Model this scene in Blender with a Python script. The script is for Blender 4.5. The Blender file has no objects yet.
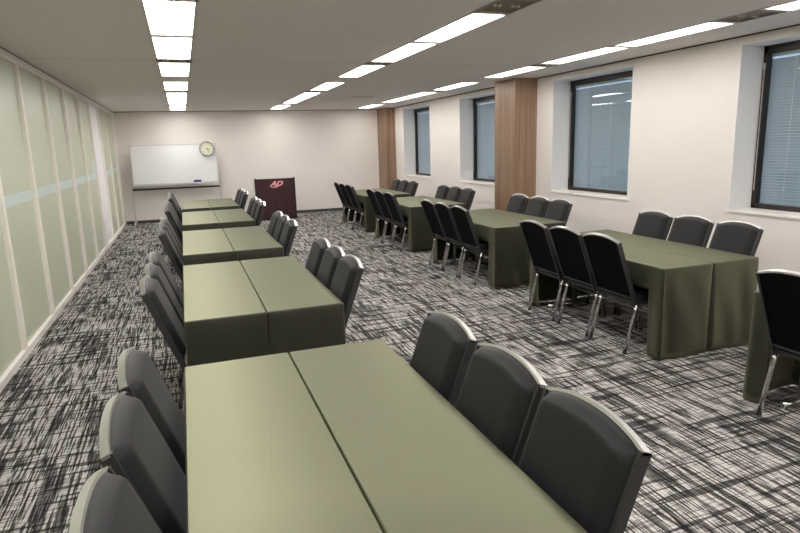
import bpy, bmesh, math, random
from mathutils import Vector, Matrix
S = bpy.context.scene
COL = S.collection
random.seed(7)

# ---------------------------------------------------------------- camera
cam_d = bpy.data.cameras.new('camera'); cam = bpy.data.objects.new('camera', cam_d); COL.objects.link(cam)
cam_d.sensor_width = 36.0; cam_d.lens = 594.24/800*36.0; cam_d.clip_start = .02; cam_d.clip_end = 200
_r = Vector((0.93997568, -0.33992916, -0.02989797)); _u = Vector((0.09580376, 0.17879246, 0.97921136)); _w = Vector((0.32751697, 0.9232992, -0.20062706))
m = Matrix.Identity(4)
for i in range(3):
    m[i][0] = _r[i]; m[i][1] = _u[i]; m[i][2] = -_w[i]
m[0][3], m[1][3], m[2][3] = 0, 0, 1.6578
cam.matrix_world = m
S.camera = cam
# ---------------------------------------------------------------- world, exposure
wd = bpy.data.worlds.new('daylight'); S.world = wd; wd.use_nodes = True
bg = wd.node_tree.nodes['Background']; bg.inputs[0].default_value = (.47, .62, .78, 1); bg.inputs[1].default_value = .9
S.view_settings.view_transform = 'Standard'; S.view_settings.look = 'None'
S.view_settings.exposure = 0.16; S.view_settings.gamma = 1.0; S.view_settings.use_curve_mapping = False
LAMP = (15.6, 15.2, 12.0)   # brightness of the ceiling diffusers: left, middle, right strip
# ---------------------------------------------------------------- measured room
XL, XR, YN, YF, ZC = -1.384, 5.216, -3.0, 15.437, 2.592
ZT = .7096

# ================================================================ helpers
def newmat(name):
    mt = bpy.data.materials.new(name); mt.use_nodes = True
    nt = mt.node_tree; b = nt.nodes['Principled BSDF']
    return mt, nt, b
def simple(name, col, rough=.5, metal=0, spec=.5, bump=None, var=None):
    mt, nt, b = newmat(name)
    b.inputs['Base Color'].default_value = (*col, 1); b.inputs['Roughness'].default_value = rough
    b.inputs['Metallic'].default_value = metal; b.inputs['Specular IOR Level'].default_value = spec
    tc = nt.nodes.new('ShaderNodeTexCoord')
    if bump or var:
        n = nt.nodes.new('ShaderNodeTexNoise'); n.inputs['Scale'].default_value = (bump or var)[0]
        n.inputs['Detail'].default_value = 4
        nt.links.new(tc.outputs['Object'], n.inputs['Vector'])
        if bump:
            bp = nt.nodes.new('ShaderNodeBump'); bp.inputs['Strength'].default_value = bump[1]; bp.inputs['Distance'].default_value = bump[2]
            nt.links.new(n.outputs['Fac'], bp.inputs['Height']); nt.links.new(bp.outputs['Normal'], b.inputs['Normal'])
        if var:
            n2 = nt.nodes.new('ShaderNodeTexNoise'); n2.inputs['Scale'].default_value = var[0]; n2.inputs['Detail'].default_value = 3
            nt.links.new(tc.outputs['Object'], n2.inputs['Vector'])
            mr = nt.nodes.new('ShaderNodeMapRange'); mr.inputs[1].default_value = .3; mr.inputs[2].default_value = .7
            mr.inputs[3].default_value = 1-var[1]; mr.inputs[4].default_value = 1+var[1]
            nt.links.new(n2.outputs['Fac'], mr.inputs[0])
            mx = nt.nodes.new('ShaderNodeVectorMath'); mx.operation = 'SCALE'; mx.inputs[0].default_value = col
            nt.links.new(mr.outputs[0], mx.inputs['Scale']); nt.links.new(mx.outputs[0], b.inputs['Base Color'])
    return mt

def box(bm, x0, x1, y0, y1, z0, z1, bev=0, M=None):
    r = bmesh.ops.create_cube(bm, size=1)
    vs = r['verts']
    for v in vs:
        v.co = Vector(((x0+x1)/2+v.co.x*(x1-x0), (y0+y1)/2+v.co.y*(y1-y0), (z0+z1)/2+v.co.z*(z1-z0)))
    if bev:
        es = list({e for v in vs for e in v.link_edges})
        rb = bmesh.ops.bevel(bm, geom=es, offset=bev, segments=2, affect='EDGES', profile=.5)
        vs = list({v for f in rb['faces'] for v in f.verts} | {v for v in vs if v.is_valid})
    if M is not None:
        for v in vs: v.co = M @ v.co
    return vs
def tube(bm, pts, rad, n=8, sx=1.0, cap=True):
    pts = [Vector(p) for p in pts]; rings = []
    for i, p in enumerate(pts):
        d = ((pts[min(i+1, len(pts)-1)]-p).normalized() + (p-pts[max(i-1, 0)]).normalized()).normalized()
        a = Vector((0, 0, 1)) if abs(d.z) < .9 else Vector((1, 0, 0))
        e1 = d.cross(a).normalized(); e2 = d.cross(e1).normalized()
        rr = rad[i] if isinstance(rad, (list, tuple)) else rad
        rings.append([bm.verts.new(p + e1*math.cos(t)*rr*sx + e2*math.sin(t)*rr) for t in [2*math.pi*k/n for k in range(n)]])
    for a, b in zip(rings, rings[1:]):
        for k in range(n):
            f = bm.faces.new((a[k], a[(k+1) % n], b[(k+1) % n], b[k])); f.smooth = True
    if cap:
        bm.faces.new(rings[0][::-1]); bm.faces.new(rings[-1])
def disc(bm, c, axis, r, depth, n=32, r2=None):
    """cylinder centred at c along axis ('x','y','z')"""
    M = {'z': Matrix.Identity(4), 'y': Matrix.Rotation(math.pi/2, 4, 'X'), 'x': Matrix.Rotation(math.pi/2, 4, 'Y')}[axis]
    bmesh.ops.create_cone(bm, cap_ends=True, segments=n, radius1=r, radius2=r if r2 is None else r2, depth=depth, matrix=Matrix.Translation(c) @ M)
def obj(name, bm, mat, parent=None, kind=None, label=None):
    bmesh.ops.recalc_face_normals(bm, faces=bm.faces)
    me = bpy.data.meshes.new(name); bm.to_mesh(me); bm.free()
    me.materials.append(mat)
    o = bpy.data.objects.new(name, me); COL.objects.link(o)
    if parent: o.parent = parent
    if kind: o['kind'] = kind
    if label: o['label'] = label
    return o
def B(): return bmesh.new()
def tag(o, label, cat, group=None):
    o['label'] = label; o['category'] = cat
    if group: o['group'] = group
    return o
def thing(name, label, cat, loc=(0, 0, 0), rz=0, group=None):
    o = bpy.data.objects.new(name, None); COL.objects.link(o); o.empty_display_size = .1
    o.location = loc; o.rotation_euler = (0, 0, rz)
    return tag(o, label, cat, group)
def struct_empty(name):
    o = bpy.data.objects.new(name, None); COL.objects.link(o); o['kind'] = 'structure'; return o
def children_of(o, pool): return [c for c in pool if c.parent == o]
def dup(root, loc, rz, label, group=None):
    r = root.copy(); COL.objects.link(r); r.location = loc; r.rotation_euler = (0, 0, rz); r['label'] = label
    if group: r['group'] = group
    for ch in list(root.children):
        c = ch.copy(); COL.objects.link(c); c.parent = r
        for g in list(ch.children):
            d = g.copy(); COL.objects.link(d); d.parent = c
    return r

def smooth(a, b_, x):
    t = max(0, min(1, (x-a)/(b_-a))); return t*t*(3-2*t)

# ================================================================ materials
M_wall = simple('painted_wall_paper', (.84, .785, .745), .75, bump=(160, .15, .002), var=(1.2, .015))
M_reveal = simple('white_window_reveal', (.84, .83, .83), .6)
M_ceil = simple('ceiling_board', (.80, .752, .715), .9, bump=(90, .5, .004), var=(60, .05))
M_white = simple('white_painted_metal', (.90, .85, .80), .4)
M_offw = simple('off_white_lamp_frame', (.72, .68, .63), .5)
M_base = simple('dark_grey_baseboard', (.045, .047, .05), .5)
M_gap = simple('dark_shadow_gap', (.05, .045, .04), .9)
M_vent = simple('grey_vent_metal', (.30, .26, .22), .5, .3)
M_bronze = simple('dark_bronze_window_frame', (.030, .023, .020), .35, .3)
M_slat = None
M_fabric = None
M_chrome = simple('chrome_tube', (.72, .70, .68), .18, 1.0)
M_silver = simple('brushed_silver_trim', (.74, .73, .71), .32, .9)
M_frame = simple('dark_grey_chair_frame', (.050, .050, .052), .38, .5)
M_backp = simple('black_back_panel', (.0015, .0015, .002), .7, spec=.08)
M_rubber = simple('black_rubber', (.015, .015, .015), .7)
M_steel = simple('grey_steel', (.38, .38, .38), .4, .8)
M_tabletop = simple('grey_laminate', (.4, .4, .38), .4)
M_alu = simple('aluminium', (.62, .61, .60), .35, .7)
M_board = simple('whiteboard_enamel', (.80, .80, .815), .22)
M_maroon = None
M_black = simple('black_lacquer', (.008, .007, .007), .45)
M_pink = simple('pink_red_logo', (.86, .36, .38), .5)
M_cream = simple('cream_clock_face', (.80, .78, .62), .5)
M_blue = simple('dark_blue_plastic', (.03, .03, .16), .4)
M_red = simple('red_plastic', (.6, .1, .08), .4)
M_greyp = simple('light_grey_panel', (.80, .74, .70), .5)

def m_fabric():
    mt, nt, b = newmat('black_woven_fabric'); L = nt.links.new
    tc = nt.nodes.new('ShaderNodeTexCoord'); 
    v = nt.nodes.new('ShaderNodeTexVoronoi'); v.inputs['Scale'].default_value = 320
    L(tc.outputs['Object'], v.inputs['Vector'])
    cr = nt.nodes.new('ShaderNodeValToRGB'); cr.color_ramp.elements[0].color = (.017, .017, .0185, 1); cr.color_ramp.elements[1].color = (.006, .006, .0065, 1)
    cr.color_ramp.elements[1].position = .7
    L(v.outputs['Distance'], cr.inputs[0]); L(cr.outputs[0], b.inputs['Base Color'])
    bp = nt.nodes.new('ShaderNodeBump'); bp.inputs['Strength'].default_value = .35; bp.inputs['Distance'].default_value = .001
    L(v.outputs['Distance'], bp.inputs['Height']); L(bp.outputs['Normal'], b.inputs['Normal'])
    b.inputs['Roughness'].default_value = .55; b.inputs['Specular IOR Level'].default_value = .28
    b.inputs['Sheen Weight'].default_value = .07; b.inputs['Sheen Roughness'].default_value = .4
    return mt
M_fabric = m_fabric()

def m_cloth():
    mt, nt, b = newmat('olive_green_tablecloth'); L = nt.links.new
    tc = nt.nodes.new('ShaderNodeTexCoord')
    n = nt.nodes.new('ShaderNodeTexNoise'); n.inputs['Scale'].default_value = 2.2; n.inputs['Detail'].default_value = 2
    L(tc.outputs['Object'], n.inputs['Vector'])
    cr = nt.nodes.new('ShaderNodeValToRGB')
    cr.color_ramp.elements[0].position = .3; cr.color_ramp.elements[0].color = (.012, .0125, .008, 1)
    cr.color_ramp.elements[1].position = .7; cr.color_ramp.elements[1].color = (.015, .0155, .010, 1)
    L(n.outputs['Fac'], cr.inputs[0]); L(cr.outputs[0], b.inputs['Base Color'])
    # sparse ironing creases: thin ridges where a stretched noise crosses its middle
    mp = nt.nodes.new('ShaderNodeMapping'); mp.inputs['Scale'].default_value = (4.5, .9, 2.0); mp.inputs['Rotation'].default_value = (0, 0, .12)
    L(tc.outputs['Object'], mp.inputs['Vector'])
    n2 = nt.nodes.new('ShaderNodeTexNoise'); n2.inputs['Scale'].default_value = 1.0; n2.inputs['Detail'].default_value = 1
    L(mp.outputs[0], n2.inputs['Vector'])
    s = nt.nodes.new('ShaderNodeMath'); s.operation = 'SUBTRACT'; s.inputs[1].default_value = .5; L(n2.outputs['Fac'], s.inputs[0])
    a = nt.nodes.new('ShaderNodeMath'); a.operation = 'ABSOLUTE'; L(s.outputs[0], a.inputs[0])
    mr = nt.nodes.new('ShaderNodeMapRange'); mr.inputs[1].default_value = 0; mr.inputs[2].default_value = .012; mr.inputs[3].default_value = 1; mr.inputs[4].default_value = 0
    L(a.outputs[0], mr.inputs[0])
    n3 = nt.nodes.new('ShaderNodeTexNoise'); n3.inputs['Scale'].default_value = 9; n3.inputs['Detail'].default_value = 3
    L(tc.outputs['Object'], n3.inputs['Vector'])
    ad = nt.nodes.new('ShaderNodeMath'); ad.operation = 'MULTIPLY_ADD'; ad.inputs[1].default_value = .20
    L(mr.outputs[0], ad.inputs[0]); L(n3.outputs['Fac'], ad.inputs[2])
    bp = nt.nodes.new('ShaderNodeBump'); bp.inputs['Strength'].default_value = .35; bp.inputs['Distance'].default_value = .004
    L(ad.outputs[0], bp.inputs['Height']); L(bp.outputs['Normal'], b.inputs['Normal'])
    b.inputs['Roughness'].default_value = .6; b.inputs['Specular IOR Level'].default_value = .3
    g = nt.nodes.new('ShaderNodeBsdfGlossy'); g.inputs[0].default_value = (.90, .91, .60, 1); g.inputs['Roughness'].default_value = .5
    L(bp.outputs['Normal'], g.inputs['Normal'])
    mx = nt.nodes.new('ShaderNodeMixShader')
    lw = nt.nodes.new('ShaderNodeLayerWeight'); lw.inputs[0].default_value = .5        # satin cloth: shinier towards grazing angles
    mr2 = nt.nodes.new('ShaderNodeMapRange'); mr2.inputs[1].default_value = .20; mr2.inputs[2].default_value = .47; mr2.inputs[3].default_value = .028; mr2.inputs[4].default_value = .178
    L(lw.outputs['Facing'], mr2.inputs[0]); L(mr2.outputs[0], mx.inputs[0])
    L(b.outputs[0], mx.inputs[1]); L(g.outputs[0], mx.inputs[2]); L(mx.outputs[0], nt.nodes['Material Output'].inputs[0])
    return mt
M_cloth = m_cloth()

def m_carpet():
    mt, nt, b = newmat('hatched_grey_carpet'); L = nt.links.new
    tc = nt.nodes.new('ShaderNodeTexCoord')
    def noise(sc, detail=2, rough=.5, off=0):
        mp = nt.nodes.new('ShaderNodeMapping'); mp.inputs['Scale'].default_value = sc; mp.inputs['Location'].default_value = (off, off*.7, 0)
        L(tc.outputs['Object'], mp.inputs['Vector'])
        n = nt.nodes.new('ShaderNodeTexNoise'); n.noise_dimensions = '2D'; n.inputs['Scale'].default_value = 1; n.inputs['Detail'].default_value = detail; n.inputs['Roughness'].default_value = rough
        L(mp.outputs[0], n.inputs['Vector']); return n.outputs['Fac']
    def rng(x, a, c, lo=0, hi=1):
        r = nt.nodes.new('ShaderNodeMapRange'); r.inputs[1].default_value = a; r.inputs[2].default_value = c; r.inputs[3].default_value = lo; r.inputs[4].default_value = hi
        L(x, r.inputs[0]); return r.outputs[0]
    def mul(x, y):
        r = nt.nodes.new('ShaderNodeMath'); r.operation = 'MULTIPLY'; L(x, r.inputs[0]); L(y, r.inputs[1]); return r.outputs[0]
    long1 = rng(noise((80, 3.6, 1), 2, .6), .49, .545, 1, .10)      # fine dark threads along the room
    long2 = rng(noise((20, 1.2, 1), 2, .6, 5.3), .55, .585, 1, .25)  # broader dark streaks along the room
    cross = rng(noise((1.5, 22, 1), 2, .6, 11.1), .56, .595, 1, .22)   # dark bands across
    cross2 = rng(noise((6, 90, 1), 2, .6, 3.1), .52, .60, 1, .45)
    grain = rng(noise((230, 230, 1), 2, .7, 2.2), .3, .7, .62, 1.3)
    v = mul(mul(mul(mul(long1, long2), cross), cross2), grain)
    sc = nt.nodes.new('ShaderNodeMix'); sc.data_type = 'RGBA'
    sc.inputs[6].default_value = (.008, .008, .009, 1); sc.inputs[7].default_value = (.60, .57, .55, 1)
    L(v, sc.inputs[0]); L(sc.outputs[2], b.inputs['Base Color'])
    bp = nt.nodes.new('ShaderNodeBump'); bp.inputs['Strength'].default_value = .5; bp.inputs['Distance'].default_value = .003
    L(v, bp.inputs['Height']); L(bp.outputs['Normal'], b.inputs['Normal'])
    b.inputs['Roughness'].default_value = .95; b.inputs['Specular IOR Level'].default_value = .1
    return mt
M_carpet = m_carpet()

def m_wood(name, c0, c1, scale, rough=.45):
    mt, nt, b = newmat(name); L = nt.links.new
    tc = nt.nodes.new('ShaderNodeTexCoord'); mp = nt.nodes.new('ShaderNodeMapping'); mp.inputs['Scale'].default_value = scale
    L(tc.outputs['Object'], mp.inputs['Vector'])
    n = nt.nodes.new('ShaderNodeTexNoise'); n.inputs['Scale'].default_value = 1; n.inputs['Detail'].default_value = 5; n.inputs['Roughness'].default_value = .65
    L(mp.outputs[0], n.inputs['Vector'])
    cr = nt.nodes.new('ShaderNodeValToRGB'); cr.color_ramp.elements[0].position = .32; cr.color_ramp.elements[0].color = (*c0, 1)
    cr.color_ramp.elements[1].position = .68; cr.color_ramp.elements[1].color = (*c1, 1)
    L(n.outputs['Fac'], cr.inputs[0]); L(cr.outputs[0], b.inputs['Base Color']); b.inputs['Roughness'].default_value = rough
    return mt
M_wood = m_wood('walnut_veneer', (.18, .105, .065), (.38, .245, .158), (38, 38, .55))
M_maroon = m_wood('maroon_veneer', (.028, .006, .008), (.050, .010, .014), (30, 30, 1.2), .4)

def m_frost(name, col, rough):
    mt, nt, b = newmat(name); L = nt.links.new
    b.inputs['Base Color'].default_value = (*col, 1); b.inputs['Roughness'].default_value = rough
    b.inputs['Coat Weight'].default_value = .15; b.inputs['Coat Roughness'].default_value = .3
    tr = nt.nodes.new('ShaderNodeBsdfTranslucent'); tr.inputs[0].default_value = (*col, 1)
    mx = nt.nodes.new('ShaderNodeMixShader'); mx.inputs[0].default_value = .12
    out = nt.nodes['Material Output']
    L(b.outputs[0], mx.inputs[1]); L(tr.outputs[0], mx.inputs[2]); L(mx.outputs[0], out.inputs[0])
    return mt
M_frost = m_frost('pale_green_frosted_glass', (.60, .63, .49), .4)
M_band = m_frost('pale_blue_glass_band', (.66, .76, .74), .3)
M_solid = simple('white_solid_panel', (.86, .85, .87), .4)

M_slat = m_frost('blind_slat', (.60, .66, .68), .45)
def m_glass():
    mt = bpy.data.materials.new('window_glass'); mt.use_nodes = True; nt = mt.node_tree; L = nt.links.new
    nt.nodes.remove(nt.nodes['Principled BSDF']); out = nt.nodes['Material Output']
    t = nt.nodes.new('ShaderNodeBsdfTransparent'); t.inputs[0].default_value = (.95, .97, .985, 1)
    g = nt.nodes.new('ShaderNodeBsdfGlossy'); g.inputs['Roughness'].default_value = .02; g.inputs[0].default_value = (.9, .95, 1, 1)
    lw = nt.nodes.new('ShaderNodeLayerWeight'); lw.inputs[0].default_value = .5
    pw = nt.nodes.new('ShaderNodeMath'); pw.operation = 'POWER'; pw.inputs[1].default_value = 4; L(lw.outputs['Facing'], pw.inputs[0])
    f = nt.nodes.new('ShaderNodeMath'); f.operation = 'MULTIPLY_ADD'; f.inputs[1].default_value = .6; f.inputs[2].default_value = .05; L(pw.outputs[0], f.inputs[0])
    mx = nt.nodes.new('ShaderNodeMixShader'); L(f.outputs[0], mx.inputs[0]); L(t.outputs[0], mx.inputs[1]); L(g.outputs[0], mx.inputs[2]); L(mx.outputs[0], out.inputs[0])
    return mt
M_glass = m_glass()
def m_emit(name, col, st):
    mt = bpy.data.materials.new(name); mt.use_nodes = True; nt = mt.node_tree
    nt.nodes.remove(nt.nodes['Principled BSDF']); e = nt.nodes.new('ShaderNodeEmission')
    e.inputs[0].default_value = (*col, 1); e.inputs[1].default_value = st
    nt.links.new(e.outputs[0], nt.nodes['Material Output'].inputs[0]); return mt
M_lamp = [m_emit('glowing_lamp_diffuser', (1, .965, .92), v) for v in LAMP]

# ================================================================ room shell
b = B(); box(b, XL-.1, XR+.5, YN, YF, -.12, 0); obj('floor', b, M_carpet, kind='structure')
STRIPS = [(-.155, .195), (2.095, 2.405), (4.265, 4.575)]
Y0S, Y1S = -2.6, 14.97
b = B()
xs = [XL-.1] + [v for s in STRIPS for v in s] + [XR+.6]
for k in range(0, len(xs), 2): box(b, xs[k], xs[k+1], YN-.1, YF+.1, ZC, ZC+.12)
for x0, x1 in STRIPS:
    box(b, x0, x1, YN-.1, Y0S, ZC, ZC+.12); box(b, x0, x1, Y1S, YF+.1, ZC, ZC+.12); box(b, x0, x1, Y0S, Y1S, ZC+.10, ZC+.12)
obj('ceiling', b, M_ceil, kind='structure')
b = B(); box(b, XL-.1, XR+.5, YF, YF+.12, 0, ZC); obj('wall_far', b, M_wall, kind='structure')
b = B(); box(b, XL-.1, XR+.5, YN-.12, YN, 0, ZC); obj('wall_near', b, M_wall, kind='structure')
b = B(); box(b, XL, XR, YF-.012, YF, 0, .065); obj('baseboard_far', b, M_base, kind='structure')
b = B(); box(b, XR-.012, XR, YN, YF, 0, .065); obj('baseboard_right', b, M_base, kind='structure')
b = B(); box(b, XR-.012, XR, YN, YF, ZC-.012, ZC); obj('trim_1', b, M_gap, kind='structure')
b = B(); box(b, XL+.02, XR-.02, YF-.01, YF, ZC-.010, ZC); obj('trim_2', b, M_gap, kind='structure')
b = B(); box(b, XL, XR, 6.930, 6.933, ZC-.001, ZC); obj('trim_9', b, M_vent, kind='structure')
b = B(); box(b, 3.20, 3.65, 11.50, 11.54, ZC-.004, ZC); obj('trim_3', b, M_gap, kind='structure')

# right wall with deep window recesses
WINS = [(2.91, 4.585), (6.07, 7.745), (9.25, 10.925), (12.44, 14.125)]
ZW0, ZW1 = .905, 2.512; XO = XR+.44
b = B()
ys = [YN] + [v for w in WINS for v in w] + [YF]
for k in range(0, len(ys), 2): box(b, XR, XO, ys[k], ys[k+1], 0, ZC)
for y0, y1 in WINS:
    box(b, XR, XO, y0, y1, 0, ZW0); box(b, XR, XO, y0, y1, ZW1, ZC)
obj('wall_right', b, M_wall, kind='structure')
for i, (y0, y1) in enumerate(WINS):
    w = struct_empty('window_%d' % (i+1)); w.location = (XR, y0, ZW0); inv = Matrix.Translation((-XR, -y0, -ZW0))
    def wp(name, bm, mat, parent=w):
        bmesh.ops.transform(bm, matrix=inv, verts=bm.verts); return obj(name, bm, mat, parent)
    xf = XR+.285
    b = B(); e = .012       # white lining of the recess
    box(b, XR-.006, xf+.05, y0, y0+e, ZW0, ZW1); box(b, XR-.006, xf+.05, y1-e, y1, ZW0, ZW1); box(b, XR-.006, xf+.05, y0, y1, ZW1-e, ZW1)
    wp('reveal_lining', b, M_reveal)
    b = B(); box(b, XR-.014, xf+.05, y0-.02, y1+.02, ZW0-.020, ZW0+.004, .003); wp('window_sill', b, M_white)
    a0, a1, c0, c1 = y0+e, y1-e, ZW0+.006, ZW1-e
    b = B(); t = .046
    box(b, xf, xf+.07, a0, a0+t, c0, c1, .004); box(b, xf, xf+.07, a1-t, a1, c0, c1, .004)
    box(b, xf, xf+.07, a0, a1, c0, c0+t, .004); box(b, xf, xf+.07, a0, a1, c1-t-.03, c1, .004)
    wp('window_frame', b, M_bronze)
    b = B(); box(b, xf-.006, xf+.001, a1-t*.62, a1-t*.42, c0+.18, c1-.22); box(b, xf-.016, xf, a1-t*.75, a1-t*.3, c1-.22, c1-.16)
    wp('casement_stay', b, M_alu)
    b = B(); box(b, xf+.030, xf+.036, a0+t, a1-t, c0+t, c1-t-.03); wp('pane', b, M_glass)
    b = B(); box(b, xf+.055, xf+.085, a0+t, a1-t, c1-t-.06, c1-t-.03)
    z = c0+t+.012
    while z < c1-t-.075:
        Mr = Matrix.Translation((xf+.085, 0, z)) @ Matrix.Rotation(math.radians(52), 4, 'Y')
        box(b, -.0165, .0165, a0+.012, a1-.012, -.0006, .0006, M=Mr); z += .029
    box(b, xf+.078, xf+.092, a0+t, a1-t, c0+t, c0+t+.012)
    wp('venetian_blind', b, M_slat)
    b = B()
    for yy in (a0+t+.25, (a0+a1)/2, a1-t-.25): box(b, xf+.068, xf+.070, yy-.002, yy+.002, c0+t, c1-t-.05)
    wp('blind_cord', b, M_reveal)

# walnut clad pillars against the window wall
for i, (y0, y1, px) in enumerate([(8.17, 8.80, 4.83), (14.75, YF, 4.96)]):
    b = B(); box(b, px, XR, y0, y1, 0, ZC, .002)
    o = obj('pillar', b, M_wood, kind='structure')
    o['label'] = ['walnut clad pillar between two windows', 'walnut clad pillar in the far right corner'][i]

# glazed partition on the left
MU = [5.60+1.18*k for k in range(-7, 9)]
MU = [YN] + MU
MU[-1] = 15.10
b = B()
box(b, XL-.06, XL, YN, YF, 0, .06, .003); box(b, XL-.06, XL, YN, YF, 2.512, ZC)
box(b, XL-.06, XL-.004, YF-.10, YF, .06, 2.512)
for y in MU[1:]:
    box(b, XL-.06, XL-.012, y-.020, y+.020, .06, 2.512)
    box(b, XL-.06, XL, y-.034, y-.014, .06, 2.512); box(b, XL-.06, XL, y+.014, y+.034, .06, 2.512)
obj('wall_left', b, M_white, kind='structure')
b = B(); box(b, XL-.045, XL+.006, YN, YF, 2.545, 2.553); obj('trim_4', b, M_white, kind='structure')
b = B(); box(b, XL-.062, XL+.002, YN, YF, ZC-.008, ZC); obj('trim_5', b, M_gap, kind='structure')
edges = MU + [YF-.09]
wn = 5
for k in range(len(edges)-1):
    y0, y1 = edges[k], edges[k+1]
    solid = abs(y0-(5.60+1.18*5)) < .02
    b = B(); box(b, XL-.045, XL-.035, y0+.01, y1-.01, .05, 2.52)
    w = obj('window_%d' % wn, b, M_solid if solid else M_frost, kind='structure'); wn += 1
    if not solid:
        b = B(); box(b, XL-.0345, XL-.032, y0+.03, y1-.03, 1.24, 1.335)
        if abs(y0-(5.60+1.18*4)) < .02: box(b, XL-.0345, XL-.032, y1-.28, y1-.034, 1.335, 1.53)
        obj('clear_band', b, M_band, w)

# ================================================================ ceiling lights
LY = [(-2.5, -1.28), (-1.2, .02), (.35, 1.57), (1.65, 2.4), (2.5, 3.72), (4.20, 5.42), (5.50, 6.77), (7.05, 8.27), (8.95, 10.20), (10.60, 11.82), (11.87, 13.10), (13.60, 14.93)]
SN = ['left', 'middle', 'right']
def ordn(k): return ['nearest', 'second nearest', 'third nearest', 'fourth', 'fifth', 'sixth', 'seventh', 'farthest'][k]
def make_light(x0, x1, y0, y1, label):
    t = thing('ceiling_light', label, 'ceiling light', ((x0+x1)/2, (y0+y1)/2, ZC), 0, 'light panels in the %s ceiling strip' % SNAME)
    hx, hy = (x1-x0)/2, (y1-y0)/2
    b = B()
    box(b, -hx, -hx+.020, -hy, hy, -.006, .05); box(b, hx-.020, hx, -hy, hy, -.006, .05)
    box(b, -hx, hx, -hy, -hy+.020, -.006, .05); box(b, -hx, hx, hy-.020, hy, -.006, .05)
    obj('lamp_frame', b, M_offw, t)
    b = B(); box(b, -hx+.020, hx-.020, -hy+.020, hy-.020, .004, .012); obj('diffuser', b, M_lamp[si], t)
    return t
def make_vent(x0, x1, y0, y1, label):
    t = thing('ceiling_vent', label, 'ceiling vent', ((x0+x1)/2, (y0+y1)/2, ZC))
    hx, hy = (x1-x0)/2, (y1-y0)/2
    b = B(); box(b, -hx, hx, -hy, -hy+.02, -.004, .04); box(b, -hx, hx, hy-.02, hy, -.004, .04)
    box(b, -hx, -hx+.02, -hy, hy, -.004, .04); box(b, hx-.02, hx, -hy, hy, -.004, .04)
    obj('vent_frame', b, M_vent, t)
    b = B(); n = 7
    for k in range(n):
        yy = -hy+.02+(k+.5)*(2*hy-.04)/n
        box(b, -hx+.02, hx-.02, -.001, .001, -.012, .012, M=Matrix.Translation((0, yy, .018)) @ Matrix.Rotation(math.radians(40), 4, 'X'))
    obj('louvre', b, M_vent, t)
    b = B(); box(b, -hx+.01, hx-.01, -hy+.01, hy-.01, .036, .040); obj('vent_back', b, M_gap, t)
    if hy > .1:
        for sx in (-.6, -.35, .35, .6):
            b = B(); disc(b, (hx*sx, 0, .0), 'z', .013, .012, 12); obj('nozzle', b, M_offw, t)
    return t
for si, (x0, x1) in enumerate(STRIPS):
    SNAME = SN[si]; DY = (.03, -.03, -.12)[si]
    vis = 0
    for k, (y0, y1) in enumerate(LY):
        if y0 < 13: y0 += DY; y1 += DY
        if y0 < 2.2:
            lb = 'long light panel in the %s ceiling strip behind the camera' % SNAME
        else:
            nm = ordn(vis); vis += 1
            lb = '%s glowing light panel in the %s ceiling strip' % (nm, SNAME)
        make_light(x0, x1, y0, y1, lb)
    make_vent(x0, x1, 3.76+DY, 4.17+DY, 'air vent between the two nearest lights of the %s ceiling strip' % SNAME)
    make_vent(x0, x1, 6.81+DY, 7.02+DY, 'slim air vent behind the third nearest light of the %s ceiling strip' % SNAME)
    make_vent(x0, x1, 10.26+DY, 10.55+DY, 'slim air vent between fifth and sixth lights of the %s ceiling strip' % SNAME)
    b = B(); box(b, x0, x1, 8.29+DY, 8.93+DY, ZC, ZC+.02); box(b, x0, x1, 13.12, 13.58, ZC, ZC+.02)
    for (q0, q1), (q2, q3) in zip(LY, LY[1:]):      # joint plates between neighbouring lights
        if q2-q1 < .12: box(b, x0, x1, q1+(DY if q1 < 13 else 0)-.002, q2+(DY if q2 < 13 else 0)+.002, ZC-.009, ZC+.015)
    obj('trim_%d' % (6+si), b, M_greyp, kind='structure')

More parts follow.
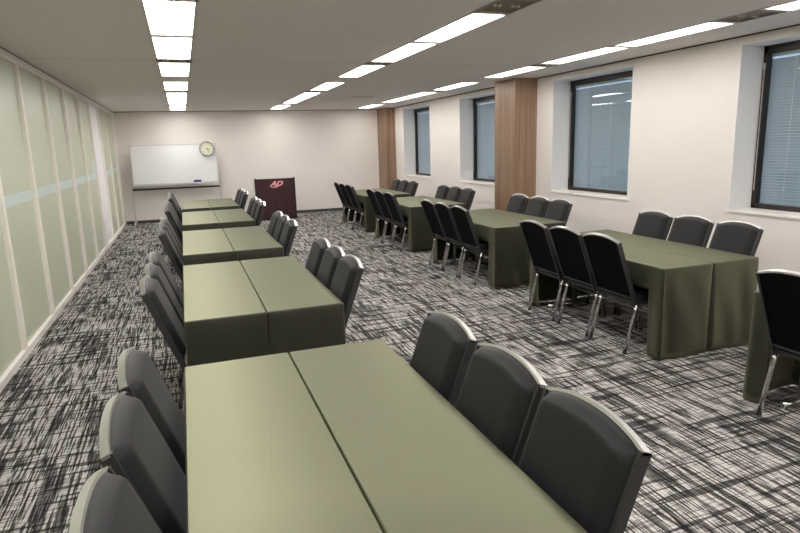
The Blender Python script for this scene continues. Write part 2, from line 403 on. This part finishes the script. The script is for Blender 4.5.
# ================================================================ folding tables and cloths
TL, TW = 1.798, .462     # along y, along x
def make_table():
    t = thing('folding_table', '', 'table')
    b = B(); box(b, 0, TW, 0, TL, ZT-.036, ZT-.0045, .003); obj('tabletop', b, M_tabletop, t)
    for y in (.20, TL-.20):
        b = B(); tube(b, [(TW/2, y, .03), (TW/2, y, ZT-.04)], .019, 10)
        leg = obj('leg', b, M_steel, t)
        b = B(); tube(b, [(.075, y, .022), (TW-.075, y, .022)], .016, 10)
        for x in (.09, TW-.09): disc(b, (x, y, .008), 'z', .018, .016, 12)
        obj('foot_bar', b, M_chrome, leg)
    b = B(); tube(b, [(TW/2, .20, .25), (TW/2, TL-.20, .25)], .010, 8); obj('brace', b, M_steel, t)
    return t
def cloth_mesh(inner, seed):
    """inner: side ('L' or 'R') that touches the neighbouring table; a fitted cloth with end skirts to the floor,
    tails round the outer corners and a short valance along the long side"""
    rnd = random.Random(seed)
    R_ = .010; W, Ln = TW+.004, TL+.004; ox, oy = -.002, -.002
    # perimeter samples (x, y, nx, ny, u) going round
    per = []
    def side(p0, p1, n, nor, nm):
        for k in range(n):
            f = k/n; per.append((p0[0]+(p1[0]-p0[0])*f, p0[1]+(p1[1]-p0[1])*f, nor[0], nor[1], nm, f))
    x0, x1, y0, y1 = ox, ox+W, oy, oy+Ln
    def corner(cx, cy, a0):
        for k in range(3):
            a = a0+math.pi/2*(k+.5)/3; per.append((cx+R_*math.cos(a), cy+R_*math.sin(a), math.cos(a), math.sin(a), 'c', k/3))
    side((x0+R_, y0), (x1-R_, y0), 34, (0, -1), 'near'); corner(x1-R_, y0+R_, -math.pi/2)
    side((x1, y0+R_), (x1, y1-R_), 90, (1, 0), 'right'); corner(x1-R_, y1-R_, 0)
    side((x1-R_, y1), (x0+R_, y1), 34, (0, 1), 'far'); corner(x0+R_, y1-R_, math.pi/2)
    side((x0, y1-R_), (x0, y0+R_), 90, (-1, 0), 'left'); corner(x0+R_, y0+R_, math.pi)
    inn = 'left' if inner == 'L' else 'right'
    ph = [rnd.uniform(0, 6.28) for _ in range(12)]; am = [rnd.uniform(.6, 1.2) for _ in range(6)]
    zs = [ZT, ZT-.004, ZT-.012] + [ZT-.012-(ZT-.020)*(k/12) for k in range(1, 13)]
    zs[-1] = .010
    bm = B(); rings = []
    for j, z in enumerate(zs):
        ring = []
        dep = (ZT-z)/ZT
        for (x, y, nx, ny, nm, f) in per:
            off = 0
            if j == 0: off = -.006
            elif j == 1: off = -.0018
            else:
                s = y if nx else x
                end_d = min(y-y0, y1-y)
                a = .0
                if nm in ('near', 'far'):
                    innd = (x-x0) if inner == 'L' else (x1-x); 
                    a = .011*dep**.8
                    q = (0 if nm == 'near' else 3)
                    off = a*(.9*math.sin(11*x+ph[q]+dep*1.5)*am[q]+.55*math.sin(27*x+ph[q+1]-dep*2+1.3*math.sin(9*x+ph[q+3]))*am[q+1]*(.4+.6*math.sin(5*x+ph[q+2])**2))+.012*dep
                    off += .0035*math.sin(9*z+24*x+ph[6])*math.sin(dep*3.1)
                    off *= smooth(0, .05, innd+.01)
                elif nm == inn: off = 0
                elif nm == 'c':
                    isin = (abs(x-x0) < .02) == (inner == 'L')
                    off = 0 if isin else .012*dep
                else:
                    off = dep*(.010+.010*math.sin(16*y+ph[7])+.006*math.sin(37*y+ph[8]))*(1-smooth(.0, .02, .0))
                    if dep > .32: off -= .02*(dep-.32)*smooth(.04, .18, end_d)
            ring.append(bm.verts.new((x+nx*off, y+ny*off, z)))
        rings.append(ring)
    n = len(per)
    for j in range(len(zs)-1):
        for k in range(n):
            a, c = per[k], per[(k+1) % n]
            if zs[j+1] < .50 and a[4] in ('left', 'right') and c[4] in ('left', 'right'):
                e1 = min(a[1]-y0, y1-a[1], c[1]-y0, y1-c[1])
                if e1 > .135: continue
            f = bm.faces.new((rings[j][k], rings[j][(k+1) % n], rings[j+1][(k+1) % n], rings[j+1][k])); f.smooth = True
    # top grid: strips between near and far sides
    ftop = bm.faces.new(rings[0]); 
    loose = [v for v in bm.verts if not v.link_faces]
    bmesh.ops.delete(bm, geom=loose, context='VERTS')
    bmesh.ops.recalc_face_normals(bm, faces=bm.faces)
    me = bpy.data.meshes.new('tablecloth'); bm.to_mesh(me); bm.free(); me.materials.append(M_cloth)
    return me
CM = {('L', s): cloth_mesh('L', s) for s in (1, 2, 3)}; CM.update({('R', s): cloth_mesh('R', s) for s in (4, 5, 6)})
table0 = None
def place_table(x, y, half_label, cloth_label, inner, var, group_t, group_c):
    global table0
    if table0 is None:
        table0 = make_table(); t = table0; t.location = (x, y, 0); t['label'] = half_label
    else: t = dup(table0, (x, y, 0), 0, half_label)
    t['group'] = group_t
    me = CM[(inner, var+(0 if inner == 'L' else 3))]
    o = bpy.data.objects.new('tablecloth', me); COL.objects.link(o); o.location = (x, y, 0)
    sm = o.modifiers.new('thickness', 'SOLIDIFY'); sm.thickness = .0015; sm.offset = 0
    tag(o, cloth_label, 'tablecloth', group_c)

# ================================================================ banquet chair (local: x towards the table, y across, origin on floor below the top of the back)
def make_chair():
    t = thing('banquet_chair', '', 'chair')
    J = Vector((.190, 0, .370)); T = Vector((.0, 0, .888)); d = (T-J); LN = d.length; d.normalize(); n = Vector((d.z, 0, -d.x))
    HW = .2175; RISE = .040
    def P(s, v, h): return J + d*s + n*h + Vector((0, v, 0))
    def arch(v): 
        q = abs(v)/HW; return LN + RISE*(1-q**2.2)
    # cushion
    b = B(); NU, NV = 28, 34; w_ = HW-.010; s0 = .10
    gF = []
    for i in range(NU+1):
        row = []
        for k in range(NV+1):
            u = -1+2*i/NU; v = u*w_; top = arch(v)-.006; q = k/NV; s = s0+(top-s0)*q
            du = (1-abs(u))*w_; dv = min(q, 1-q)*(top-s0)
            c1 = smooth(-.012, .042, du); c2 = smooth(-.012, .042, dv)
            h = .006+.044*c1*c2 + .004*(1-u*u)*math.sin(math.pi*q)
            row.append(b.verts.new(P(s, v, h)))
        gF.append(row)
    for i in range(NU):
        for k in range(NV):
            f = b.faces.new((gF[i][k], gF[i+1][k], gF[i+1][k+1], gF[i][k+1])); f.smooth = True
    bd = [gF[i][0] for i in range(NU+1)] + [gF[NU][k] for k in range(1, NV+1)] + [gF[i][NV] for i in range(NU-1, -1, -1)] + [gF[0][k] for k in range(NV-1, 0, -1)]
    bk = [b.verts.new(v.co - n*.012) for v in bd]
    for k in range(len(bd)): b.faces.new((bd[k], bd[(k+1) % len(bd)], bk[(k+1) % len(bd)], bk[k]))
    b.faces.new(bk)
    obj('backrest_cushion', b, M_fabric, t)
    # rear shell
    b = B(); N = 16
    fr = [(-w_, .085), (w_, .085)] + [(w_-2*w_*k/N, arch(w_-2*w_*k/N)-.008) for k in range(N+1)]
    A = [b.verts.new(P(s, v, -.004)) for v, s in fr]; C = [b.verts.new(P(s, v, -.012)) for v, s in fr]
    b.faces.new(A); b.faces.new(C[::-1])
    for k in range(len(A)): b.faces.new((A[k], A[(k+1) % len(A)], C[(k+1) % len(A)], C[k]))
    obj('back_panel', b, M_backp, t, label='black flat rear face of the backrest')
    # arched silver top rail
    b = B(); N = 20; sec = [(-.013, -.007), (-.013, .004), (.011, .004), (.011, -.007)]
    rg = []
    for k in range(N+1):
        v = -HW+2*HW*k/N; rg.append([b.verts.new(P(arch(v)+ds, v, h)) for h, ds in sec])
    for a, c in zip(rg, rg[1:]):
        for k in range(4): b.faces.new((a[k], a[(k+1) % 4], c[(k+1) % 4], c[k]))
    b.faces.new(rg[0]); b.faces.new(rg[-1])
    obj('top_rail', b, M_silver, t, label='arched silver top rail of the backrest')
    # side rails, bottom rail
    for sg in (-1, 1):
        b = B(); va, vb = sorted((sg*HW, sg*(HW-.013)))
        q = [(0-.01, -.016), (LN+.001, -.019), (LN+.001, .017), (-.01, .016)]
        A = [b.verts.new(P(s, va, h)) for s, h in q]; C = [b.verts.new(P(s, vb, h)) for s, h in q]
        b.faces.new(A); b.faces.new(C)
        for k in range(4): b.faces.new((A[k], A[(k+1) % 4], C[(k+1) % 4], C[k]))
        obj('side_rail', b, M_frame, t)
    b = B(); tube(b, [P(.075, -HW+.01, -.006), P(.075, HW-.01, -.006)], .010, 8); obj('bottom_rail', b, M_frame, t)
    # seat
    b = B(); NX = 16; g = []
    for i in range(NX+1):
        row = []
        for k in range(NX+1):
            u = -1+2*i/NX; v = -1+2*k/NX
            h = .448+.018*(max(0, 1-abs(u)**6)**.5)*(max(0, 1-abs(v)**6)**.5)
            sh = 1-.06*(abs(u)**4)*(abs(v)**4)
            row.append(b.verts.new((.395+.215*u*sh, .205*v*sh, h)))
        g.append(row)
    for i in range(NX):
        for k in range(NX):
            f = b.faces.new((g[i][k], g[i+1][k], g[i+1][k+1], g[i][k+1])); f.smooth = True
    bd = [g[i][0] for i in range(NX+1)] + [g[NX][k] for k in range(1, NX+1)] + [g[i][NX] for i in range(NX-1, -1, -1)] + [g[0][k] for k in range(NX-1, 0, -1)]
    bk = [b.verts.new((v.co.x, v.co.y, .405)) for v in bd]
    for k in range(len(bd)): b.faces.new((bd[k], bd[(k+1) % len(bd)], bk[(k+1) % len(bd)], bk[k]))
    b.faces.new(bk); obj('seat', b, M_fabric, t)
    b = B()
    for sg in (-1, 1): box(b, .17, .60, sg*.195-.010, sg*.195+.010, .383, .405)
    box(b, .58, .60, -.2, .2, .383, .405); box(b, .18, .20, -.2, .2, .383, .405); obj('seat_frame', b, M_frame, t)
    for sg in (-1, 1):
        b = B(); tube(b, [(.196, sg*.209, .385), (.186, sg*.209, .34), (.106, sg*.209, .012)], [.0148, .0148, .0138], 12, 1.0)
        l = obj('leg', b, M_chrome, t); b = B(); disc(b, (.103, sg*.209, .007), 'z', .016, .014, 12); obj('foot_cap', b, M_rubber, l)
        b = B(); tube(b, [(.585, sg*.209, .39), (.60, sg*.209, .34), (.625, sg*.209, .012)], [.0148, .0148, .0138], 12)
        l = obj('leg', b, M_chrome, t); b = B(); disc(b, (.626, sg*.209, .007), 'z', .016, .014, 12); obj('foot_cap', b, M_rubber, l)
    return t
chair0 = make_chair(); chair_used = False
def place_chair(x, y, face, label, group):
    global chair_used
    rz = 0 if face > 0 else math.pi
    rz += random.uniform(-.012, .012)
    if not chair_used:
        chair0.location = (x, y, 0); chair0.rotation_euler = (0, 0, rz); chair0['label'] = label; chair0['group'] = group; chair_used = True
    else: dup(chair0, (x, y, 0), rz, label, group)

W2 = .468
XLL, XRR = -.0805, 3.2418
LT = [('nearest', .9155), ('second nearest', 3.4746), ('middle', 5.8191), ('fourth', 8.2595), ('farthest', 10.609)]
RT = [('nearest', .82), ('second nearest', 3.3543), ('middle', 5.8883), ('fourth', 8.5535), ('farthest', 11.0019)]
v = 0
for nm, y in LT:
    v += 1
    place_table(XLL+.002, y, 'folding table under the partition-side cloth of the %s left-row pair' % nm, 'green cloth on the partition-side half of the %s left-row table pair' % nm, 'R', 1+v % 3, 'folding tables of the left row', 'tablecloths of the left row')
    place_table(XLL+W2+.004, y, 'folding table under the aisle-side cloth of the %s left-row pair' % nm, 'green cloth on the aisle-side half of the %s left-row table pair' % nm, 'L', 1+(v+1) % 3, 'folding tables of the left row', 'tablecloths of the left row')
for k, (nm, y) in enumerate(RT):
    v += 1
    place_table(XRR+.002, y, 'folding table under the aisle-side cloth of the %s right-row pair' % nm if k else 'folding table behind the lone chair at the right edge of the photo',
                'green cloth on the aisle-side half of the %s right-row table pair' % nm if k else 'green cloth with slanting folds cut off by the right photo edge', 'R', 1+v % 3, 'folding tables of the right row', 'tablecloths of the right row')
    if k: place_table(XRR+W2+.004, y, 'folding table under the window-side cloth of the %s right-row pair' % nm, 'green cloth on the window-side half of the %s right-row table pair' % nm, 'L', 1+(v+1) % 3, 'folding tables of the right row', 'tablecloths of the right row')

CN = ['nearest', 'middle', 'farthest']
# chair centres (y) and x of back top
LC = [  # left row: partition side ys, aisle side ys
    ((1.31, 1.81, 2.29), (1.29, 1.75, 2.24)),
    ((3.73, 4.20, 4.67), (3.83, 4.27, 4.72)),
    ((6.25, 6.72, 7.19), (6.18, 6.64, 7.10)),
    ((8.62, 9.09, 9.56), (8.62, 9.09, 9.58)),
    ((10.85, 11.32, 11.79), (10.98, 11.46, 11.94))]
for (nm, _), (pl, al) in zip(LT, LC):
    for c, y in zip(CN, pl):
        place_chair(-.258 if nm == 'nearest' else -.270, y, 1, '%s black padded chair on the partition side of the %s left-row table' % (c, nm), 'chairs on the partition side of the left row')
    for c, y in zip(CN, al):
        place_chair(1.018, y, -1, '%s black padded chair on the aisle side of the %s left-row table' % (c, nm), 'chairs on the aisle side of the left row')
RC = [((3.80, 4.27, 4.77), (3.76, 4.25, 4.73)), ((6.38, 6.87, 7.34), (6.34, 6.82, 7.32)), ((8.95, 9.44, 9.93), (8.93, 9.43, 9.92)), ((11.38, 11.86, 12.34), (11.45, 11.95, 12.43))]
place_chair(3.02, 2.205, 1, 'black padded chair with chrome leg at the right edge of the photo', 'chairs on the aisle side of the right row')
for (nm, _), (al, wl) in zip(RT[1:], RC):
    for c, y in zip(CN, al):
        place_chair(3.02, y, 1, '%s black padded chair on the aisle side of the %s right-row table' % (c, nm), 'chairs on the aisle side of the right row')
    for c, y in zip(CN, wl):
        place_chair(4.42, y, -1, '%s black padded chair on the window side of the %s right-row table' % (c, nm), 'chairs on the window side of the right row')

# ================================================================ whiteboard on its stand
YB = 15.08
t = thing('whiteboard', 'white mobile whiteboard on a wheeled grey stand by the far wall', 'whiteboard', (-.17, YB, 0))
x0, x1, z0, z1 = -.94, .955, .92, 1.825
Mt = Matrix.Translation((0, 0, 1.37)) @ Matrix.Rotation(math.radians(-1.5), 4, 'X') @ Matrix.Translation((0, 0, -1.37))
b = B(); box(b, x0+.012, x1-.012, -.006, .012, z0+.012, z1-.012, M=Mt); obj('board', b, M_board, t)
b = B()
box(b, x0, x0+.018, -.012, .016, z0, z1, M=Mt); box(b, x1-.018, x1, -.012, .016, z0, z1, M=Mt)
box(b, x0, x1, -.012, .016, z0, z0+.018, M=Mt); box(b, x0, x1, -.012, .016, z1-.018, z1, M=Mt); obj('board_frame', b, M_alu, t)
for sx in (x0-.040, x1+.022):
    b = B(); box(b, sx-.012, sx+.012, -.015, .015, .10, 1.38, .004); p = obj('post', b, M_alu, t)
    b = B(); tube(b, [(sx, -.24, .095), (sx, .24, .095)], .016, 8)
    p2 = obj('foot', b, M_alu, t)
    for yy in (-.23, .23):
        b = B(); disc(b, (sx, yy, .035), 'x', .035, .022, 16); box(b, sx-.015, sx+.015, yy-.012, yy+.012, .035, .09)
        obj('caster', b, M_alu, p2)
b = B(); box(b, x0-.02, x1, -.075, .0, z0-.030, z0-.018, .002); box(b, x0-.02, x1, -.078, -.072, z0-.030, z0-.006); obj('pen_tray', b, M_alu, t)
b = B(); box(b, x0-.04, x1+.02, -.012, .01, z0-.125, z0-.085, .003); obj('crossbar', b, M_rubber, t, label='black lower crossbar')
zt = z0-.018
t = thing('board_eraser', 'blue and white board eraser on the whiteboard pen tray', 'eraser', (.30, YB-.040, zt))
b = B(); box(b, -.085, .085, -.025, .025, .03, .085, .004); obj('eraser_body', b, M_blue, t)
b = B(); box(b, -.085, .085, -.025, .025, 0, .03, .002); obj('felt_pad', b, M_board, t)
for k, (xx, mt_, nm) in enumerate([(.44, M_red, 'red'), (.57, M_black, 'black')]):
    t = thing('marker_pen', '%s marker pen lying on the whiteboard pen tray' % nm, 'marker', (xx, YB-.04, zt), .05, 'markers on the pen tray')
    b = B(); tube(b, [(-.06, 0, .009), (.03, 0, .009)], .009, 10); obj('barrel', b, M_board, t)
    b = B(); tube(b, [(.028, 0, .009), (.065, 0, .009)], .010, 10); obj('cap', b, mt_, t)

# ---- text helper: built-in font turned into a mesh part
def text_mesh(body, size, ext, shear=0.0, off=0.0):
    cu = bpy.data.curves.new('lettering', 'FONT'); cu.body = body; cu.size = size; cu.extrude = ext; cu.shear = shear; cu.offset = off
    cu.align_x = 'CENTER'; cu.align_y = 'CENTER'
    o = bpy.data.objects.new('lettering', cu); COL.objects.link(o); bpy.context.view_layer.update()
    me = bpy.data.meshes.new_from_object(o.evaluated_get(bpy.context.evaluated_depsgraph_get()))
    bpy.data.objects.remove(o); return me
# ---- wall clock hung over the board corner
t = thing('wall_clock', 'round cream wall clock over the top right corner of the whiteboard', 'clock', (.575, YB-.045, 1.705))
b = B(); N = 40; sec = [(.168, .024), (.168, -.012), (.158, -.020), (.148, -.012), (.148, .0)]
rg = [[b.verts.new((r_*math.cos(a), y_, r_*math.sin(a))) for r_, y_ in sec] for a in [2*math.pi*k/N for k in range(N)]]
for k in range(N):
    for q in range(4):
        f = b.faces.new((rg[k][q], rg[(k+1) % N][q], rg[(k+1) % N][q+1], rg[k][q+1])); f.smooth = True
obj('rim', b, M_steel, t)
b = B(); disc(b, (0, .010, 0), 'y', .150, .016, 40); face = obj('clock_face', b, M_cream, t)
bmn = B()
for h in range(1, 13):
    me = text_mesh(str(h), .040, .0006); a = math.radians(90-30*h)
    tmp = B(); tmp.from_mesh(me); bpy.data.meshes.remove(me)
    bmesh.ops.transform(tmp, matrix=Matrix.Translation((.118*math.cos(a), .0008, .118*math.sin(a))) @ Matrix.Rotation(math.pi/2, 4, 'X'), verts=tmp.verts)
    mm = bpy.data.meshes.new('tmp'); tmp.to_mesh(mm); tmp.free(); bmn.from_mesh(mm); bpy.data.meshes.remove(mm)
obj('numerals', bmn, M_black, face)
for nm, ang, ln, wd_ in (('hour_hand', 103, .070, .006), ('minute_hand', 150, .105, .004)):
    b = B(); box(b, -wd_, wd_, -.004, -.002, -.015, ln, M=Matrix.Rotation(math.radians(ang), 4, 'Y')); obj(nm, b, M_black, t)

# ================================================================ lectern
YLc = 14.25
t = thing('lectern', 'dark maroon lectern with black edges and pink logo by the far wall', 'lectern', (2.0, YLc, 0), math.radians(-1))
hw = .468
b = B(); box(b, -hw+.035, hw-.035, 0, .022, .05, .955); obj('front_panel', b, M_maroon, t)
for sg in (-1, 1):
    b = B(); xa, xb = sorted((sg*hw, sg*(hw-.035)))
    box(b, xa, xb, -.018, .03, .0, .985, .004); obj('edge_post', b, M_black, t)
    b = B(); xa, xb = sorted((sg*(hw-.002), sg*(hw-.022))); box(b, xa, xb, .03, .46, .02, .955); obj('side_panel', b, M_greyp if sg < 0 else M_maroon, t)
b = B(); box(b, -hw+.035, hw-.035, -.006, .03, .945, .968, .003); obj('top_rail', b, M_black, t)
b = B(); box(b, -hw+.035, hw-.035, -.01, .03, .0, .055); obj('plinth', b, M_black, t)
b = B(); box(b, -hw+.02, hw-.02, .03, .46, .90, .92, M=Matrix.Translation((0, 0, 0))); obj('reading_top', b, M_maroon, t)
b = B(); box(b, -hw+.02, hw-.02, .05, .45, .42, .44); obj('shelf', b, M_maroon, t)
me = text_mesh('AD', .19, .002, .35, .012); me.materials.append(M_pink)
o = bpy.data.objects.new('logo', me); COL.objects.link(o); o.parent = t; o.rotation_euler = (math.pi/2, 0, 0); o.location = (.03, -.003, .845); o.scale = (1.0, .78, 1)
o['label'] = 'pink slanted letter logo near the top of the panel'
b = B(); tube(b, [(-.115, 0, .79), (-.05, 0, .765), (.03, 0, .772), (.10, 0, .80)], [.006, .012, .014, .006], 8)
for v_ in b.verts: v_.co.y = v_.co.y*.2-.001
obj('logo_swash', b, M_pink, t)
